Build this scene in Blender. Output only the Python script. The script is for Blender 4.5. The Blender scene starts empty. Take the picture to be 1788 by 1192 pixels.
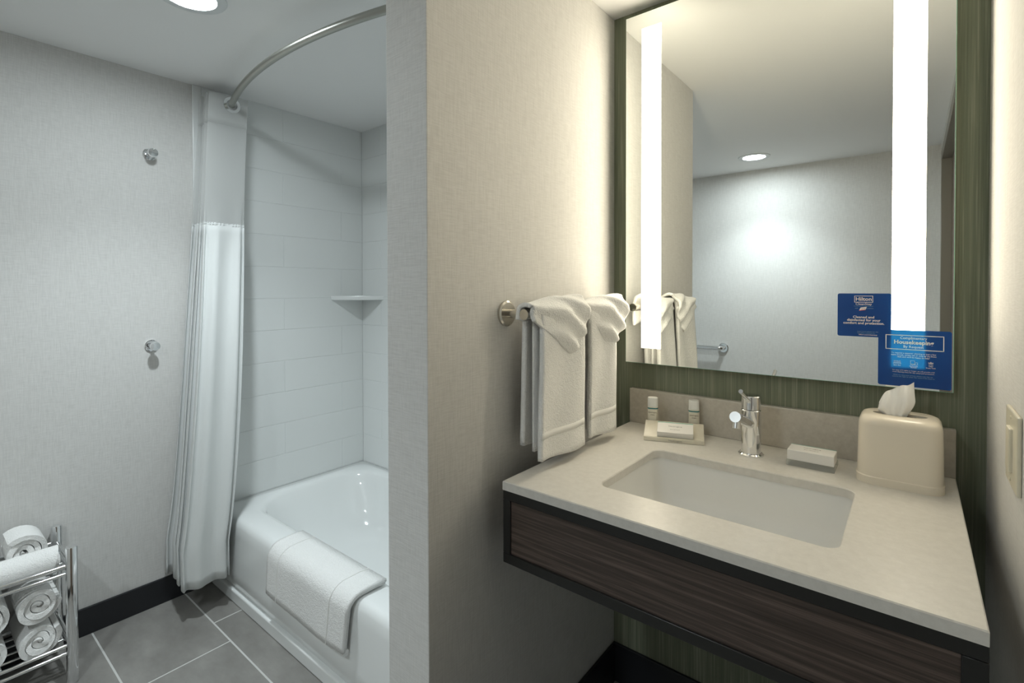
import bpy, bmesh, math, random
from mathutils import Vector, Matrix
random.seed(7)
PI = math.pi
SC = bpy.context.scene
C = SC.collection

# ---------------------------------------------------------------- camera, world, lights, exposure
CAM_H = 1.2987
cam_d = bpy.data.cameras.new('camera')
cam_d.sensor_width = 36.0
cam_d.lens = 872.41 / 1788 * 36.0
cam_d.shift_y = -(596 - 516.99) / 1788
cam_d.clip_start = 0.01
cam = bpy.data.objects.new('camera', cam_d)
C.objects.link(cam)
cam.matrix_world = (Matrix.Translation((0, 0, CAM_H)) @ Matrix.Rotation(math.radians(38.786), 4, 'Z')
                    @ Matrix.Rotation(PI / 2 - 0.0131, 4, 'X') @ Matrix.Rotation(-0.0018, 4, 'Z'))
SC.camera = cam
world = bpy.data.worlds.new('world')
SC.world = world
world.use_nodes = True
world.node_tree.nodes['Background'].inputs[0].default_value = (0, 0, 0, 1)
world.node_tree.nodes['Background'].inputs[1].default_value = 0.0
SC.view_settings.view_transform = 'Standard'
SC.view_settings.look = 'None'
SC.view_settings.gamma = 1.0
SC.view_settings.use_curve_mapping = False
SC.view_settings.exposure = 1.32
STRIP_POWER = 7.2          # mirror light strips
STRIP_COLOR = (1.0, 0.90, 0.70)
DOWN_POWER = 17.0          # recessed downlights
DOWN_COLOR = (0.87, 0.96, 1.0)
LENS_POWER = 74.0

# ---------------------------------------------------------------- main dimensions (metres)
XL, XP2, XP, XR = -2.4293, -0.9037, -0.7725, 0.1272     # left wall, partition faces, right wall
YO, YPE, YW, YB = -1.1032, 0.6856, 1.5012, 1.6672       # wall behind, partition end, green wall, tub back wall
ZC = 2.1832
CT = 0.8755                                             # counter top
YT = 0.885                                              # tub apron
ZT = 0.3335                                             # tub rim
YM = 1.4694                                             # mirror face

# ---------------------------------------------------------------- materials
def mat(name, color=(.8, .8, .8), rough=.5, metal=0.0, spec=.5, coat=0.0):
    m = bpy.data.materials.new(name)
    m.use_nodes = True
    b = m.node_tree.nodes['Principled BSDF']
    b.inputs['Base Color'].default_value = (*color, 1)
    b.inputs['Roughness'].default_value = rough
    b.inputs['Metallic'].default_value = metal
    b.inputs['Specular IOR Level'].default_value = spec
    b.inputs['Coat Weight'].default_value = coat
    return m

def N(m, t): return m.node_tree.nodes.new(t)
def L(m, a, b): m.node_tree.links.new(a, b)

def noise(m, scale, detail=3, rough=.5, coord='Object', vec=(1, 1, 1), loc=(0, 0, 0)):
    tc = N(m, 'ShaderNodeTexCoord')
    mp = N(m, 'ShaderNodeMapping')
    mp.inputs['Scale'].default_value = vec
    mp.inputs['Location'].default_value = loc
    n = N(m, 'ShaderNodeTexNoise')
    n.inputs['Scale'].default_value = scale
    n.inputs['Detail'].default_value = detail
    n.inputs['Roughness'].default_value = rough
    L(m, tc.outputs[coord], mp.inputs['Vector'])
    L(m, mp.outputs['Vector'], n.inputs['Vector'])
    return n.outputs['Fac']

def ramp(m, fac, stops):
    r = N(m, 'ShaderNodeValToRGB')
    cr = r.color_ramp
    while len(cr.elements) < len(stops): cr.elements.new(.5)
    for e, (p, c) in zip(cr.elements, stops):
        e.position = p
        e.color = (*c, 1)
    L(m, fac, r.inputs['Fac'])
    return r.outputs['Color']

def to_color(m, out): L(m, out, m.node_tree.nodes['Principled BSDF'].inputs['Base Color'])
def bump(m, h, strength=.3, dist=.002):
    b = N(m, 'ShaderNodeBump')
    b.inputs['Strength'].default_value = strength
    b.inputs['Distance'].default_value = dist
    L(m, h, b.inputs['Height'])
    L(m, b.outputs['Normal'], m.node_tree.nodes['Principled BSDF'].inputs['Normal'])
def mathn(m, op, a, b):
    n = N(m, 'ShaderNodeMath'); n.operation = op
    for i, x in enumerate((a, b)):
        if isinstance(x, (int, float)): n.inputs[i].default_value = x
        else: L(m, x, n.inputs[i])
    return n.outputs[0]

def make_linen(name, dark, light, strength=.35):
    m = mat(name, light, .75, spec=.25)
    a = noise(m, 1, 2, vec=(420, 420, 26))
    b = noise(m, 1, 2, vec=(30, 30, 420), loc=(5, 2, 1))
    s = mathn(m, 'ADD', a, b)
    s2 = mathn(m, 'MULTIPLY', s, .5)
    to_color(m, ramp(m, s2, [(.36, dark), (.64, light)]))
    bump(m, s2, strength, .002)
    return m

M = {}
M['linen'] = make_linen('linen_wallcovering', (.60, .595, .575), (.69, .685, .665), .22)
m = mat('green_wallcovering', (.15, .18, .11), .7, spec=.3)
g = noise(m, 1, 3, vec=(420, 420, 5))
g2 = noise(m, 1, 2, vec=(60, 60, 2), loc=(3, 1, 0))
gs = mathn(m, 'ADD', mathn(m, 'MULTIPLY', g, .65), mathn(m, 'MULTIPLY', g2, .35))
to_color(m, ramp(m, gs, [(.30, (.145, .163, .112)), (.52, (.195, .212, .15)), (.70, (.32, .335, .25))]))
bump(m, gs, .4, .002)
M['green'] = m
m = mat('ceiling_paint', (.88, .88, .87), .9, spec=.15); bump(m, noise(m, 220, 2), .08, .001); M['ceiling'] = m
m = mat('white_glazed_tile', (.76, .78, .77), .22); bump(m, noise(m, 240, 1), .01, .0005); M['walltile'] = m
m = mat('white_grout', (.74, .76, .75), .7); bump(m, noise(m, 300, 2), .1, .001); M['wallgrout'] = m
m = mat('grey_porcelain_tile', (.2, .2, .19), .42)
to_color(m, ramp(m, noise(m, 4, 6, .62, vec=(1, 1.8, 1)), [(.3, (.19, .182, .17)), (.5, (.25, .242, .226)), (.72, (.33, .32, .30))]))
bump(m, noise(m, 60, 3), .08, .001); M['floortile'] = m
m = mat('light_floor_grout', (.58, .58, .56), .85); bump(m, noise(m, 300, 2), .2, .001); M['floorgrout'] = m
m = mat('black_rubber_base', (.012, .013, .016), .45); bump(m, noise(m, 80, 2), .05, .001); M['black_base'] = m
m = mat('white_enamel', (.83, .85, .84), .1, coat=.3); bump(m, noise(m, 3, 1), .01, .002); M['enamel'] = m
m = mat('white_sink_ceramic', (.78, .78, .76), .38, spec=.3); bump(m, noise(m, 3, 1), .01, .002); M['ceramic'] = m
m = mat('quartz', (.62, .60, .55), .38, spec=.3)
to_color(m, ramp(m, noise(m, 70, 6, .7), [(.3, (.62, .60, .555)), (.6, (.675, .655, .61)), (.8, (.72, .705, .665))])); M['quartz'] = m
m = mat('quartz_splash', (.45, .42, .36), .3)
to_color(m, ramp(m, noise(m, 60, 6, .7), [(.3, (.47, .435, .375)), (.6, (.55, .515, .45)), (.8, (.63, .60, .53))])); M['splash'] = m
m = mat('dark_wood_laminate', (.05, .035, .03), .42)
w = noise(m, 1, 5, .65, vec=(3.5, 60, 150))
to_color(m, ramp(m, w, [(.32, (.026, .017, .013)), (.5, (.06, .042, .034)), (.7, (.135, .098, .08))]))
bump(m, w, .12, .001); M['wood'] = m
m = mat('black_satin_frame', (.009, .009, .008), .4); bump(m, noise(m, 90, 2), .04, .001); M['blackframe'] = m
m = mat('chrome', (.82, .83, .84), .06, 1.0); bump(m, noise(m, 5, 1), .005, .001); M['chrome'] = m
m = mat('brushed_nickel', (.66, .63, .57), .22, 1.0); bump(m, noise(m, 1, 2, vec=(30, 400, 400)), .03, .001); M['nickel'] = m
m = mat('rod_satin_steel', (.42, .42, .38), .28, 1.0); bump(m, noise(m, 200, 2), .02, .001); M['rod'] = m
m = mat('terry_cotton', (.86, .86, .84), .95, spec=.1)
tn = mathn(m, 'ADD', noise(m, 260, 3, .7), mathn(m, 'MULTIPLY', noise(m, 80, 3), .7))
to_color(m, ramp(m, noise(m, 300, 2), [(.3, (.89, .89, .87)), (.7, (.95, .95, .93))]))
bump(m, tn, .8, .0045); M['terry'] = m
m = mat('flat_woven_cotton', (.85, .85, .82), .9, spec=.1); bump(m, noise(m, 1, 2, vec=(60, 60, 900)), .4, .002); M['band'] = m
def fabric(name, color, alpha_mix, trans):
    m = bpy.data.materials.new(name); m.use_nodes = True
    nt = m.node_tree; b = nt.nodes['Principled BSDF']; o = nt.nodes['Material Output']
    b.inputs['Base Color'].default_value = (*color, 1); b.inputs['Roughness'].default_value = .8
    t = N(m, 'ShaderNodeBsdfTranslucent'); t.inputs[0].default_value = (*color, 1)
    mx = N(m, 'ShaderNodeMixShader'); mx.inputs[0].default_value = trans
    L(m, b.outputs[0], mx.inputs[1]); L(m, t.outputs[0], mx.inputs[2])
    last = mx.outputs[0]
    if alpha_mix > 0:
        tr = N(m, 'ShaderNodeBsdfTransparent')
        m2 = N(m, 'ShaderNodeMixShader'); m2.inputs[0].default_value = alpha_mix
        L(m, last, m2.inputs[1]); L(m, tr.outputs[0], m2.inputs[2]); last = m2.outputs[0]
    L(m, last, o.inputs[0])
    bump(m, noise(m, 1, 2, vec=(500, 500, 60)), .15, .001)
    return m
M['curtain'] = fabric('curtain_cloth', (.84, .86, .85), 0, .25)
M['sheer'] = fabric('curtain_sheer_voile', (.80, .81, .80), .45, .35)
m = mat('cream_plastic', (.78, .71, .59), .25); bump(m, noise(m, 6, 1), .01, .001); M['cream'] = m
m = mat('ivory_plastic', (.70, .66, .53), .3); bump(m, noise(m, 40, 1), .01, .001); M['ivory'] = m
m = mat('soap_tray_resin', (.70, .66, .54), .35)
to_color(m, ramp(m, noise(m, 30, 4), [(.3, (.66, .61, .49)), (.7, (.75, .71, .60))])); M['tray'] = m
m = mat('tissue_paper', (.86, .85, .82), .9, spec=.1); bump(m, noise(m, 60, 3), .3, .001); M['tissue'] = m
m = mat('white_card', (.82, .80, .76), .5); bump(m, noise(m, 100, 1), .02, .001); M['card'] = m
m = mat('bottle_plastic', (.72, .69, .58), .3); bump(m, noise(m, 20, 1), .01, .001); M['bottle'] = m
m = mat('bottle_cap_white', (.78, .78, .74), .35); bump(m, noise(m, 20, 1), .01, .001); M['cap'] = m
m = mat('teal_print', (.01, .16, .17), .4); to_color(m, ramp(m, noise(m, 50, 1), [(.3, (.01, .15, .16)), (.7, (.012, .17, .18))])); M['teal'] = m
m = mat('mint_print', (.10, .45, .36), .4); to_color(m, ramp(m, noise(m, 50, 1), [(.3, (.1, .42, .34)), (.7, (.11, .47, .38))])); M['mint'] = m
m = mat('brown_ink', (.12, .07, .04), .5); to_color(m, ramp(m, noise(m, 50, 1), [(.3, (.11, .06, .035)), (.7, (.13, .08, .045))])); M['ink'] = m
m = mat('grey_ink', (.28, .27, .24), .5); to_color(m, ramp(m, noise(m, 50, 1), [(.3, (.26, .25, .22)), (.7, (.30, .29, .26))])); M['greyink'] = m
m = mat('white_ink', (.88, .86, .76), .5); to_color(m, ramp(m, noise(m, 50, 1), [(.3, (.94, .94, .88)), (.7, (.96, .96, .9))])); M['whiteink'] = m
m = mat('pale_blue_ink', (.25, .5, .62), .5); to_color(m, ramp(m, noise(m, 50, 1), [(.3, (.24, .48, .6)), (.7, (.26, .52, .64))])); M['blueink'] = m
m = mat('red_ink', (.6, .03, .02), .5); to_color(m, ramp(m, noise(m, 50, 1), [(.3, (.58, .03, .02)), (.7, (.62, .03, .02))])); M['redink'] = m
m = mat('brown_door_veneer', (.14, .10, .07), .35)
to_color(m, ramp(m, noise(m, 1, 4, .6, vec=(60, 60, 3)), [(.3, (.10, .07, .048)), (.7, (.17, .125, .088))])); M['door'] = m
m = mat('taupe_frame_paint', (.24, .22, .18), .4); bump(m, noise(m, 50, 1), .02, .001); M['frame'] = m
m = mat('dark_slot', (.02, .018, .015), .8); bump(m, noise(m, 50, 1), .02, .001); M['slot'] = m
m = mat('downlight_trim_white', (.72, .74, .74), .4); bump(m, noise(m, 50, 1), .01, .001); M['trim'] = m
m = mat('mirror_silver', (.90, .92, .90), .0, 1.0); M['mirror'] = m
b = m.node_tree.nodes['Principled BSDF']
to_color(m, ramp(m, noise(m, 2, 1), [(.3, (.895, .915, .895)), (.7, (.90, .92, .90))]))
m = mat('mirror_glass_edge', (.35, .62, .48), .1); bump(m, noise(m, 20, 1), .01, .001); M['glassedge'] = m
def emit(name, color, power):
    m = bpy.data.materials.new(name); m.use_nodes = True
    nt = m.node_tree; nt.nodes.remove(nt.nodes['Principled BSDF'])
    e = N(m, 'ShaderNodeEmission'); e.inputs[0].default_value = (*color, 1); e.inputs[1].default_value = power
    L(m, e.outputs[0], nt.nodes['Material Output'].inputs[0])
    return m
M['strip'] = emit('frosted_strip_light', STRIP_COLOR, STRIP_POWER)
M['lens'] = emit('downlight_lens', DOWN_COLOR, LENS_POWER)
# acrylic
m = bpy.data.materials.new('clear_acrylic'); m.use_nodes = True
b = m.node_tree.nodes['Principled BSDF']; b.inputs['Roughness'].default_value = .08
to_color(m, ramp(m, noise(m, 20, 1), [(.3, (.80, .81, .78)), (.7, (.84, .85, .82))]))
tp = N(m, 'ShaderNodeBsdfTransparent'); tp.inputs[0].default_value = (.93, .94, .92, 1)
x1 = N(m, 'ShaderNodeMixShader'); x1.inputs[0].default_value = .72
L(m, b.outputs[0], x1.inputs[1]); L(m, tp.outputs[0], x1.inputs[2])
L(m, x1.outputs[0], m.node_tree.nodes['Material Output'].inputs[0])
M['acrylic'] = m
# see-through blue cling film
m = bpy.data.materials.new('blue_cling_film'); m.use_nodes = True
b = m.node_tree.nodes['Principled BSDF']
film = ramp(m, noise(m, 12, 2), [(.3, (.010, .075, .34)), (.7, (.014, .095, .40))])
to_color(m, film); b.inputs['Roughness'].default_value = .25
tl = N(m, 'ShaderNodeBsdfTranslucent'); tl.inputs[0].default_value = (.10, .44, .64, 1)
tp = N(m, 'ShaderNodeBsdfTransparent'); tp.inputs[0].default_value = (.05, .28, .48, 1)
x1 = N(m, 'ShaderNodeMixShader'); x1.inputs[0].default_value = .5
L(m, tl.outputs[0], x1.inputs[1]); L(m, tp.outputs[0], x1.inputs[2])
x2 = N(m, 'ShaderNodeMixShader'); x2.inputs[0].default_value = .28
L(m, b.outputs[0], x2.inputs[1]); L(m, x1.outputs[0], x2.inputs[2])
L(m, x2.outputs[0], m.node_tree.nodes['Material Output'].inputs[0])
M['film'] = m

# ---------------------------------------------------------------- mesh helpers
def link(name, me, material, parent=None, smooth=None):
    if material is not None:
        me.materials.clear(); me.materials.append(M[material] if isinstance(material, str) else material)
    o = bpy.data.objects.new(name, me)
    C.objects.link(o)
    if parent is not None: o.parent = parent
    if smooth is not None:
        me.polygons.foreach_set('use_smooth', [True] * len(me.polygons))
        if smooth < 180:
            me.set_sharp_from_angle(angle=math.radians(smooth))
    return o

def bm_obj(name, bm, material, parent=None, smooth=None):
    bmesh.ops.recalc_face_normals(bm, faces=bm.faces[:])
    me = bpy.data.meshes.new(name)
    bm.to_mesh(me); bm.free()
    return link(name, me, material, parent, smooth)

def py_obj(name, verts, faces, material, parent=None, smooth=None):
    bm = bmesh.new()
    vs = [bm.verts.new(v) for v in verts]
    for f in faces:
        try: bm.faces.new([vs[i] for i in f])
        except ValueError: pass
    return bm_obj(name, bm, material, parent, smooth)

def add_box(bm, x0, x1, y0, y1, z0, z1, bevel=0.0, seg=2, mtx=None):
    r = bmesh.ops.create_cube(bm, size=1)
    vs = r['verts']
    for v in vs:
        v.co = Vector((x0 + (v.co.x + .5) * (x1 - x0), y0 + (v.co.y + .5) * (y1 - y0), z0 + (v.co.z + .5) * (z1 - z0)))
        if mtx is not None: v.co = mtx @ v.co
    if bevel > 0:
        es = list({e for v in vs for e in v.link_edges})
        bmesh.ops.bevel(bm, geom=es, offset=bevel, segments=seg, profile=.5, affect='EDGES')

def box(name, x0, x1, y0, y1, z0, z1, material, parent=None, bevel=0.0, seg=2, mtx=None):
    bm = bmesh.new()
    add_box(bm, x0, x1, y0, y1, z0, z1, bevel, seg, mtx)
    return bm_obj(name, bm, material, parent)

def add_tube(bm, pts, radius, n=16, cap=True):
    pts = [Vector(p) for p in pts]
    rings = []
    prev = None
    for i, p in enumerate(pts):
        d = (pts[min(i + 1, len(pts) - 1)] - pts[max(i - 1, 0)]).normalized()
        ref = Vector((0, 0, 1)) if abs(d.z) < .95 else Vector((1, 0, 0))
        a = d.cross(ref).normalized() if prev is None else (prev - d * prev.dot(d)).normalized()
        prev = a
        b = d.cross(a)
        r = radius[i] if isinstance(radius, (list, tuple)) else radius
        rings.append([bm.verts.new(p + (a * math.cos(2 * PI * k / n) + b * math.sin(2 * PI * k / n)) * r) for k in range(n)])
    for A, B in zip(rings, rings[1:]):
        for k in range(n): bm.faces.new((A[k], A[(k + 1) % n], B[(k + 1) % n], B[k]))
    if cap:
        bm.faces.new(rings[0]); bm.faces.new(rings[-1])

def tube(name, pts, radius, material, parent=None, n=16, smooth=50):
    bm = bmesh.new(); add_tube(bm, pts, radius, n)
    return bm_obj(name, bm, material, parent, smooth)

def lathe(name, prof, origin, axis, material, parent=None, n=32, smooth=28):
    """prof: list of (distance along axis, radius)"""
    o = Vector(origin); d = Vector(axis).normalized()
    pts = [o + d * t for t, r in prof]
    ref = Vector((0, 0, 1)) if abs(d.z) < .95 else Vector((1, 0, 0))
    a = d.cross(ref).normalized(); b = d.cross(a)
    bm = bmesh.new(); rings = []
    for p, (t, r) in zip(pts, prof):
        rings.append([bm.verts.new(p + (a * math.cos(2 * PI * k / n) + b * math.sin(2 * PI * k / n)) * max(r, 1e-5)) for k in range(n)])
    for A, B in zip(rings, rings[1:]):
        for k in range(n): bm.faces.new((A[k], A[(k + 1) % n], B[(k + 1) % n], B[k]))
    bm.faces.new(rings[0]); bm.faces.new(rings[-1])
    bmesh.ops.remove_doubles(bm, verts=bm.verts[:], dist=1e-5)
    return bm_obj(name, bm, material, parent, smooth)

def rrect(x0, x1, y0, y1, r, n=8):
    pts = []
    r = min(r, (x1 - x0) / 2 - 1e-4, (y1 - y0) / 2 - 1e-4)
    for cx, cy, a0 in ((x1 - r, y1 - r, 0), (x0 + r, y1 - r, PI / 2), (x0 + r, y0 + r, PI), (x1 - r, y0 + r, 3 * PI / 2)):
        for k in range(n + 1):
            a = a0 + PI / 2 * k / n
            pts.append((cx + r * math.cos(a), cy + r * math.sin(a)))
    return pts

def loft(name, loops, material, parent=None, smooth=40, cap0=False, cap1=False, bm=None):
    own = bm is None
    if own: bm = bmesh.new()
    R = [[bm.verts.new(p) for p in lp] for lp in loops]
    n = len(R[0])
    for A, B in zip(R, R[1:]):
        for k in range(n): bm.faces.new((A[k], A[(k + 1) % n], B[(k + 1) % n], B[k]))
    if cap0: bm.faces.new(R[0])
    if cap1: bm.faces.new(R[-1])
    if own: return bm_obj(name, bm, material, parent, smooth)

def grid_obj(name, rows, material, parent=None, thick=0.0, smooth=180):
    """rows: list of lists of 3D points; closed shell of given thickness"""
    nr, nc = len(rows), len(rows[0])
    V = [[Vector(p) for p in r] for r in rows]
    bm = bmesh.new()
    def nrm(i, j):
        a = V[min(i + 1, nr - 1)][j] - V[max(i - 1, 0)][j]
        b = V[i][min(j + 1, nc - 1)] - V[i][max(j - 1, 0)]
        c = a.cross(b)
        return c.normalized() if c.length > 1e-9 else Vector((0, 0, 1))
    A = [[bm.verts.new(V[i][j]) for j in range(nc)] for i in range(nr)]
    for i in range(nr - 1):
        for j in range(nc - 1): bm.faces.new((A[i][j], A[i][j + 1], A[i + 1][j + 1], A[i + 1][j]))
    if thick:
        B = [[bm.verts.new(V[i][j] + nrm(i, j) * thick) for j in range(nc)] for i in range(nr)]
        for i in range(nr - 1):
            for j in range(nc - 1): bm.faces.new((B[i][j], B[i + 1][j], B[i + 1][j + 1], B[i][j + 1]))
        for i in range(nr - 1):
            bm.faces.new((A[i][0], A[i + 1][0], B[i + 1][0], B[i][0]))
            bm.faces.new((A[i][-1], B[i][-1], B[i + 1][-1], A[i + 1][-1]))
        for j in range(nc - 1):
            bm.faces.new((A[0][j], B[0][j], B[0][j + 1], A[0][j + 1]))
            bm.faces.new((A[-1][j], A[-1][j + 1], B[-1][j + 1], B[-1][j]))
    return bm_obj(name, bm, material, parent, smooth)

def tag(o, label, cat, group=None):
    o['label'] = label; o['category'] = cat
    if group: o['group'] = group
    return o
def thing(name, label, cat, loc=(0, 0, 0), group=None):
    o = bpy.data.objects.new(name, None); C.objects.link(o)
    o.empty_display_size = .05
    o.location = loc
    return tag(o, label, cat, group)
def adopt(root):
    """parts were made in world coordinates: keep them there under a root that stands elsewhere"""
    inv = Matrix.Translation(root.location).inverted()
    for ch in root.children: ch.matrix_parent_inverse = inv
def struct(o, label=None):
    o['kind'] = 'structure'
    if label: o['label'] = label
    return o
def copy_tree(o, parent=None):
    c = o.copy(); C.objects.link(c); c.parent = parent
    for ch in o.children: copy_tree(ch, c)
    return c

def text(name, body, size, center, ux, uy, material, parent, bold=0.0, width=None):
    cu = bpy.data.curves.new('lettering', 'FONT')
    cu.body = body; cu.size = size; cu.align_x = 'CENTER'; cu.align_y = 'CENTER'
    cu.offset = bold * size; cu.resolution_u = 2; cu.extrude = .00008
    t = bpy.data.objects.new('lettering', cu); C.objects.link(t)
    dg = bpy.context.evaluated_depsgraph_get(); dg.update()
    me = bpy.data.meshes.new_from_object(t.evaluated_get(dg))
    bpy.data.objects.remove(t)
    ux = Vector(ux); uy = Vector(uy); uz = ux.cross(uy)
    xs = [v.co.x for v in me.vertices]
    k = 1.0
    if width and xs: k = width / (max(xs) - min(xs))
    for v in me.vertices:
        v.co = Vector(center) + ux * v.co.x * k + uy * v.co.y + uz * v.co.z
    return link(name, me, material, parent)

# ---------------------------------------------------------------- the room shell
bm = bmesh.new(); add_box(bm, XL - .1, XR + .12, YO - .1, YB + .1, -.08, -.0008)
floor = struct(bm_obj('floor', bm, 'floorgrout'), 'grey porcelain tile floor with pale grout')
TL, TWD, G = .6223, .3112, .005
yj = .7765
tile_cache = {}
def tile_mesh(w, d):
    key = (round(w, 4), round(d, 4))
    if key not in tile_cache:
        b = bmesh.new(); add_box(b, 0, w, 0, d, -.01, 0, .0012, 1)
        bmesh.ops.recalc_face_normals(b, faces=b.faces[:])
        me = bpy.data.meshes.new('floor_tile'); b.to_mesh(me); b.free(); me.materials.append(M['floortile'])
        tile_cache[key] = me
    return tile_cache[key]
for k in range(-7, 4):
    y0, y1 = yj + k * TWD, yj + (k + 1) * TWD
    ymax = YB if False else 1.50
    if y1 < YO or y0 > ymax: continue
    yy0, yy1 = max(y0, YO), min(y1, ymax)
    xj = -2.121 + (-k) * .1556
    for q in range(-4, 8):
        x0, x1 = xj + q * TL, xj + (q + 1) * TL
        if x1 < XL or x0 > XR + .05: continue
        xx0, xx1 = max(x0, XL), min(x1, XR + .05)
        if xx1 - xx0 < .012 or yy1 - yy0 < .012: continue
        o = bpy.data.objects.new('tile', tile_mesh(xx1 - xx0 - G, yy1 - yy0 - G)); C.objects.link(o)
        o.location = (xx0 + G / 2, yy0 + G / 2, 0); o.parent = floor
struct(box('ceiling', XL - .1, XR + .12, YO - .1, YB + .1, ZC, ZC + .1, 'ceiling'), 'smooth grey white painted ceiling')
wl = struct(box('wall_left', XL - .1, XL, YO - .1, YB + .1, 0, ZC, 'linen'), 'pale linen textured wall with robe hooks')
struct(box('wall_rear', XL, XR + .12, YO - .1, YO, 0, ZC, 'linen'), 'pale linen wall seen in the mirror')
wt = struct(box('wall_tub', XL, XP2 + .05, YB - .0004, YB + .1, 0, ZC, 'wallgrout'), 'white tiled wall behind the bathtub')
wv = struct(box('wall_vanity', XP - .05, XR + .12, YW, YW + .06, 0, ZC, 'green'), 'grey green striated accent wall behind mirror')
wp = struct(box('wall_partition', XP2, XP, YPE, YB + .008, 0, ZC, 'linen', bevel=.002), 'linen covered partition wall between bathtub and vanity')
# right wall with a doorway in it
DY0, DY1, DZ = -.93, .36, 2.10
bm = bmesh.new()
add_box(bm, XR, XR + .12, DY1, YW, 0, ZC)
add_box(bm, XR, XR + .12, YO, DY0, 0, ZC)
add_box(bm, XR, XR + .12, DY0, DY1, DZ, ZC)
struct(bm_obj('wall_right', bm, 'linen'), 'cream linen wall beside the vanity')
door = bpy.data.objects.new('door_1', None); C.objects.link(door); door.location = (XR + .06, -.3, 0); struct(door, 'brown wood door reflected at the mirror edge')
bm = bmesh.new()
for a, b_ in ((DY0, DY0 + .05), (DY1 - .05, DY1)):
    add_box(bm, XR - .006, XR + .12, a, b_, 0, DZ, .002, 1)
add_box(bm, XR - .006, XR + .12, DY0 + .05, DY1 - .05, DZ - .05, DZ, .002, 1)
bm_obj('door_frame', bm, 'frame', door, 40)
leaf = box('door_leaf', XR + .04, XR + .085, DY0 + .052, DY1 - .052, .008, DZ - .052, 'door', door, .002, 1)
hd = lathe('door_handle', [(0, .026), (.008, .026), (.008, .010), (.03, .010)], (XR + .04, DY1 - .11, 1.0), (-1, 0, 0), 'nickel', leaf)
adopt(door)

# baseboards
struct(box('baseboard_left', XL, XL + .010, YO, .862, 0, .104, 'black_base', bevel=.003), 'black rubber baseboard along linen wall')
struct(box('baseboard_rear', XL + .01, XR, YO, YO + .010, 0, .104, 'black_base', bevel=.003))
struct(box('baseboard_vanity', XP, XR, YW - .010, YW, 0, .128, 'black_base', bevel=.003), 'black baseboard under the vanity')
bm = bmesh.new()
add_box(bm, XP, XP + .010, YPE - .01, YW - .010, 0, .128, .003)
add_box(bm, XP2, XP, YPE - .010, YPE, 0, .128, .003)
struct(bm_obj('baseboard_partition', bm, 'black_base', None, 40), 'black baseboard around the partition wall')
struct(box('baseboard_right', XR - .010, XR, DY1, YW - .01, 0, .128, 'black_base', bevel=.003))

# tub surround tiles (running bond, 6 x 24 inch look)
RH = .1536
TG = .0016
wt_cache = {}
def wtile(parent, org, w, h, face):
    key = (round(w, 3), round(h, 3), face)
    if key not in wt_cache:
        b = bmesh.new()
        if face == 'x': add_box(b, 0, .0075, 0, w, 0, h, .0016, 2)
        elif face == '-x': add_box(b, -.0075, 0, 0, w, 0, h, .0016, 2)
        else: add_box(b, 0, w, -.0075, 0, 0, h, .0016, 2)
        bmesh.ops.recalc_face_normals(b, faces=b.faces[:])
        me = bpy.data.meshes.new('wall_tile'); b.to_mesh(me); b.free(); me.materials.append(M['walltile'])
        wt_cache[key] = me
    o = bpy.data.objects.new('tile', wt_cache[key]); C.objects.link(o)
    o.location = org; o.parent = parent
def run(parent, a0, a1, joints, z0, h, place):
    js = [a0] + [j for j in joints if a0 + .03 < j < a1 - .03] + [a1]
    for p, q in zip(js, js[1:]): place(parent, p + TG / 2, q - p - TG, z0 + TG / 2, h - TG)
box('surround_backing', XL, XL + .0086, .858, YB + .008, ZT - .02, ZC, 'wallgrout', wl)
box('surround_edge_trim', XL, XL + .0095, .822, .858, .0, ZC, 'walltile', wl, .003, 2)
box('surround_backing', XP2 - .0086, XP2, .858, YB + .008, ZT - .02, ZC, 'wallgrout', wp)
for r in range(12):
    z0 = .3354 + r * RH
    h = min(RH, ZC - z0)
    jl = [1.216 - TL, 1.216] if r % 2 else [1.533 - TL, 1.533]
    run(wl, .858, YB, jl, z0, h, lambda p, a, w, z, hh: wtile(p, (XL + .0025, a, z), w, hh, 'x'))
    run(wp, .858, YB, jl, z0, h, lambda p, a, w, z, hh: wtile(p, (XP2 - .0025, a, z), w, hh, '-x'))
    off = .18 if r % 2 else .18 + TL / 2
    jb = [XL + off + k * TL for k in range(-1, 4)]
    run(wt, XL + .01, XP2 - .01, jb, z0, h, lambda p, a, w, z, hh: wtile(p, (a, YB + .0055, z), w, hh, '-y'))

# ---------------------------------------------------------------- recessed downlights
def downlight(x, y, label, beam):
    t = thing('recessed_downlight', label, 'light', (x, y, ZC), 'recessed ceiling lights')
    # trim ring hanging a few mm under the ceiling
    lathe('trim_ring', [(0, .098), (.004, .096), (.006, .090), (.006, .070), (.001, .0655), (-.0005, .0655)], (0, 0, 0), (0, 0, -1), 'trim', t, 40)
    lathe('lens', [(-.0002, .0668), (.0016, .0668), (.0020, .05), (.0022, 0)], (0, 0, 0), (0, 0, -1), 'lens', t, 40)
    ld = bpy.data.lights.new(beam, 'SPOT')
    ld.energy = DOWN_POWER; ld.color = DOWN_COLOR; ld.spot_size = math.radians(112); ld.spot_blend = .88
    ld.shadow_soft_size = .045
    lo = bpy.data.objects.new(beam, ld); C.objects.link(lo); lo.parent = t; lo.location = (0, 0, -.05)
    return t
downlight(-1.70, .575, 'round recessed ceiling light in front of the bathtub', 'downlight_beam')
downlight(-.837, -.69, 'round recessed ceiling light close to the wall reflected in the mirror', 'downlight_beam_offscreen')   # behind the camera, its fixture shows in the mirror

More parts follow.
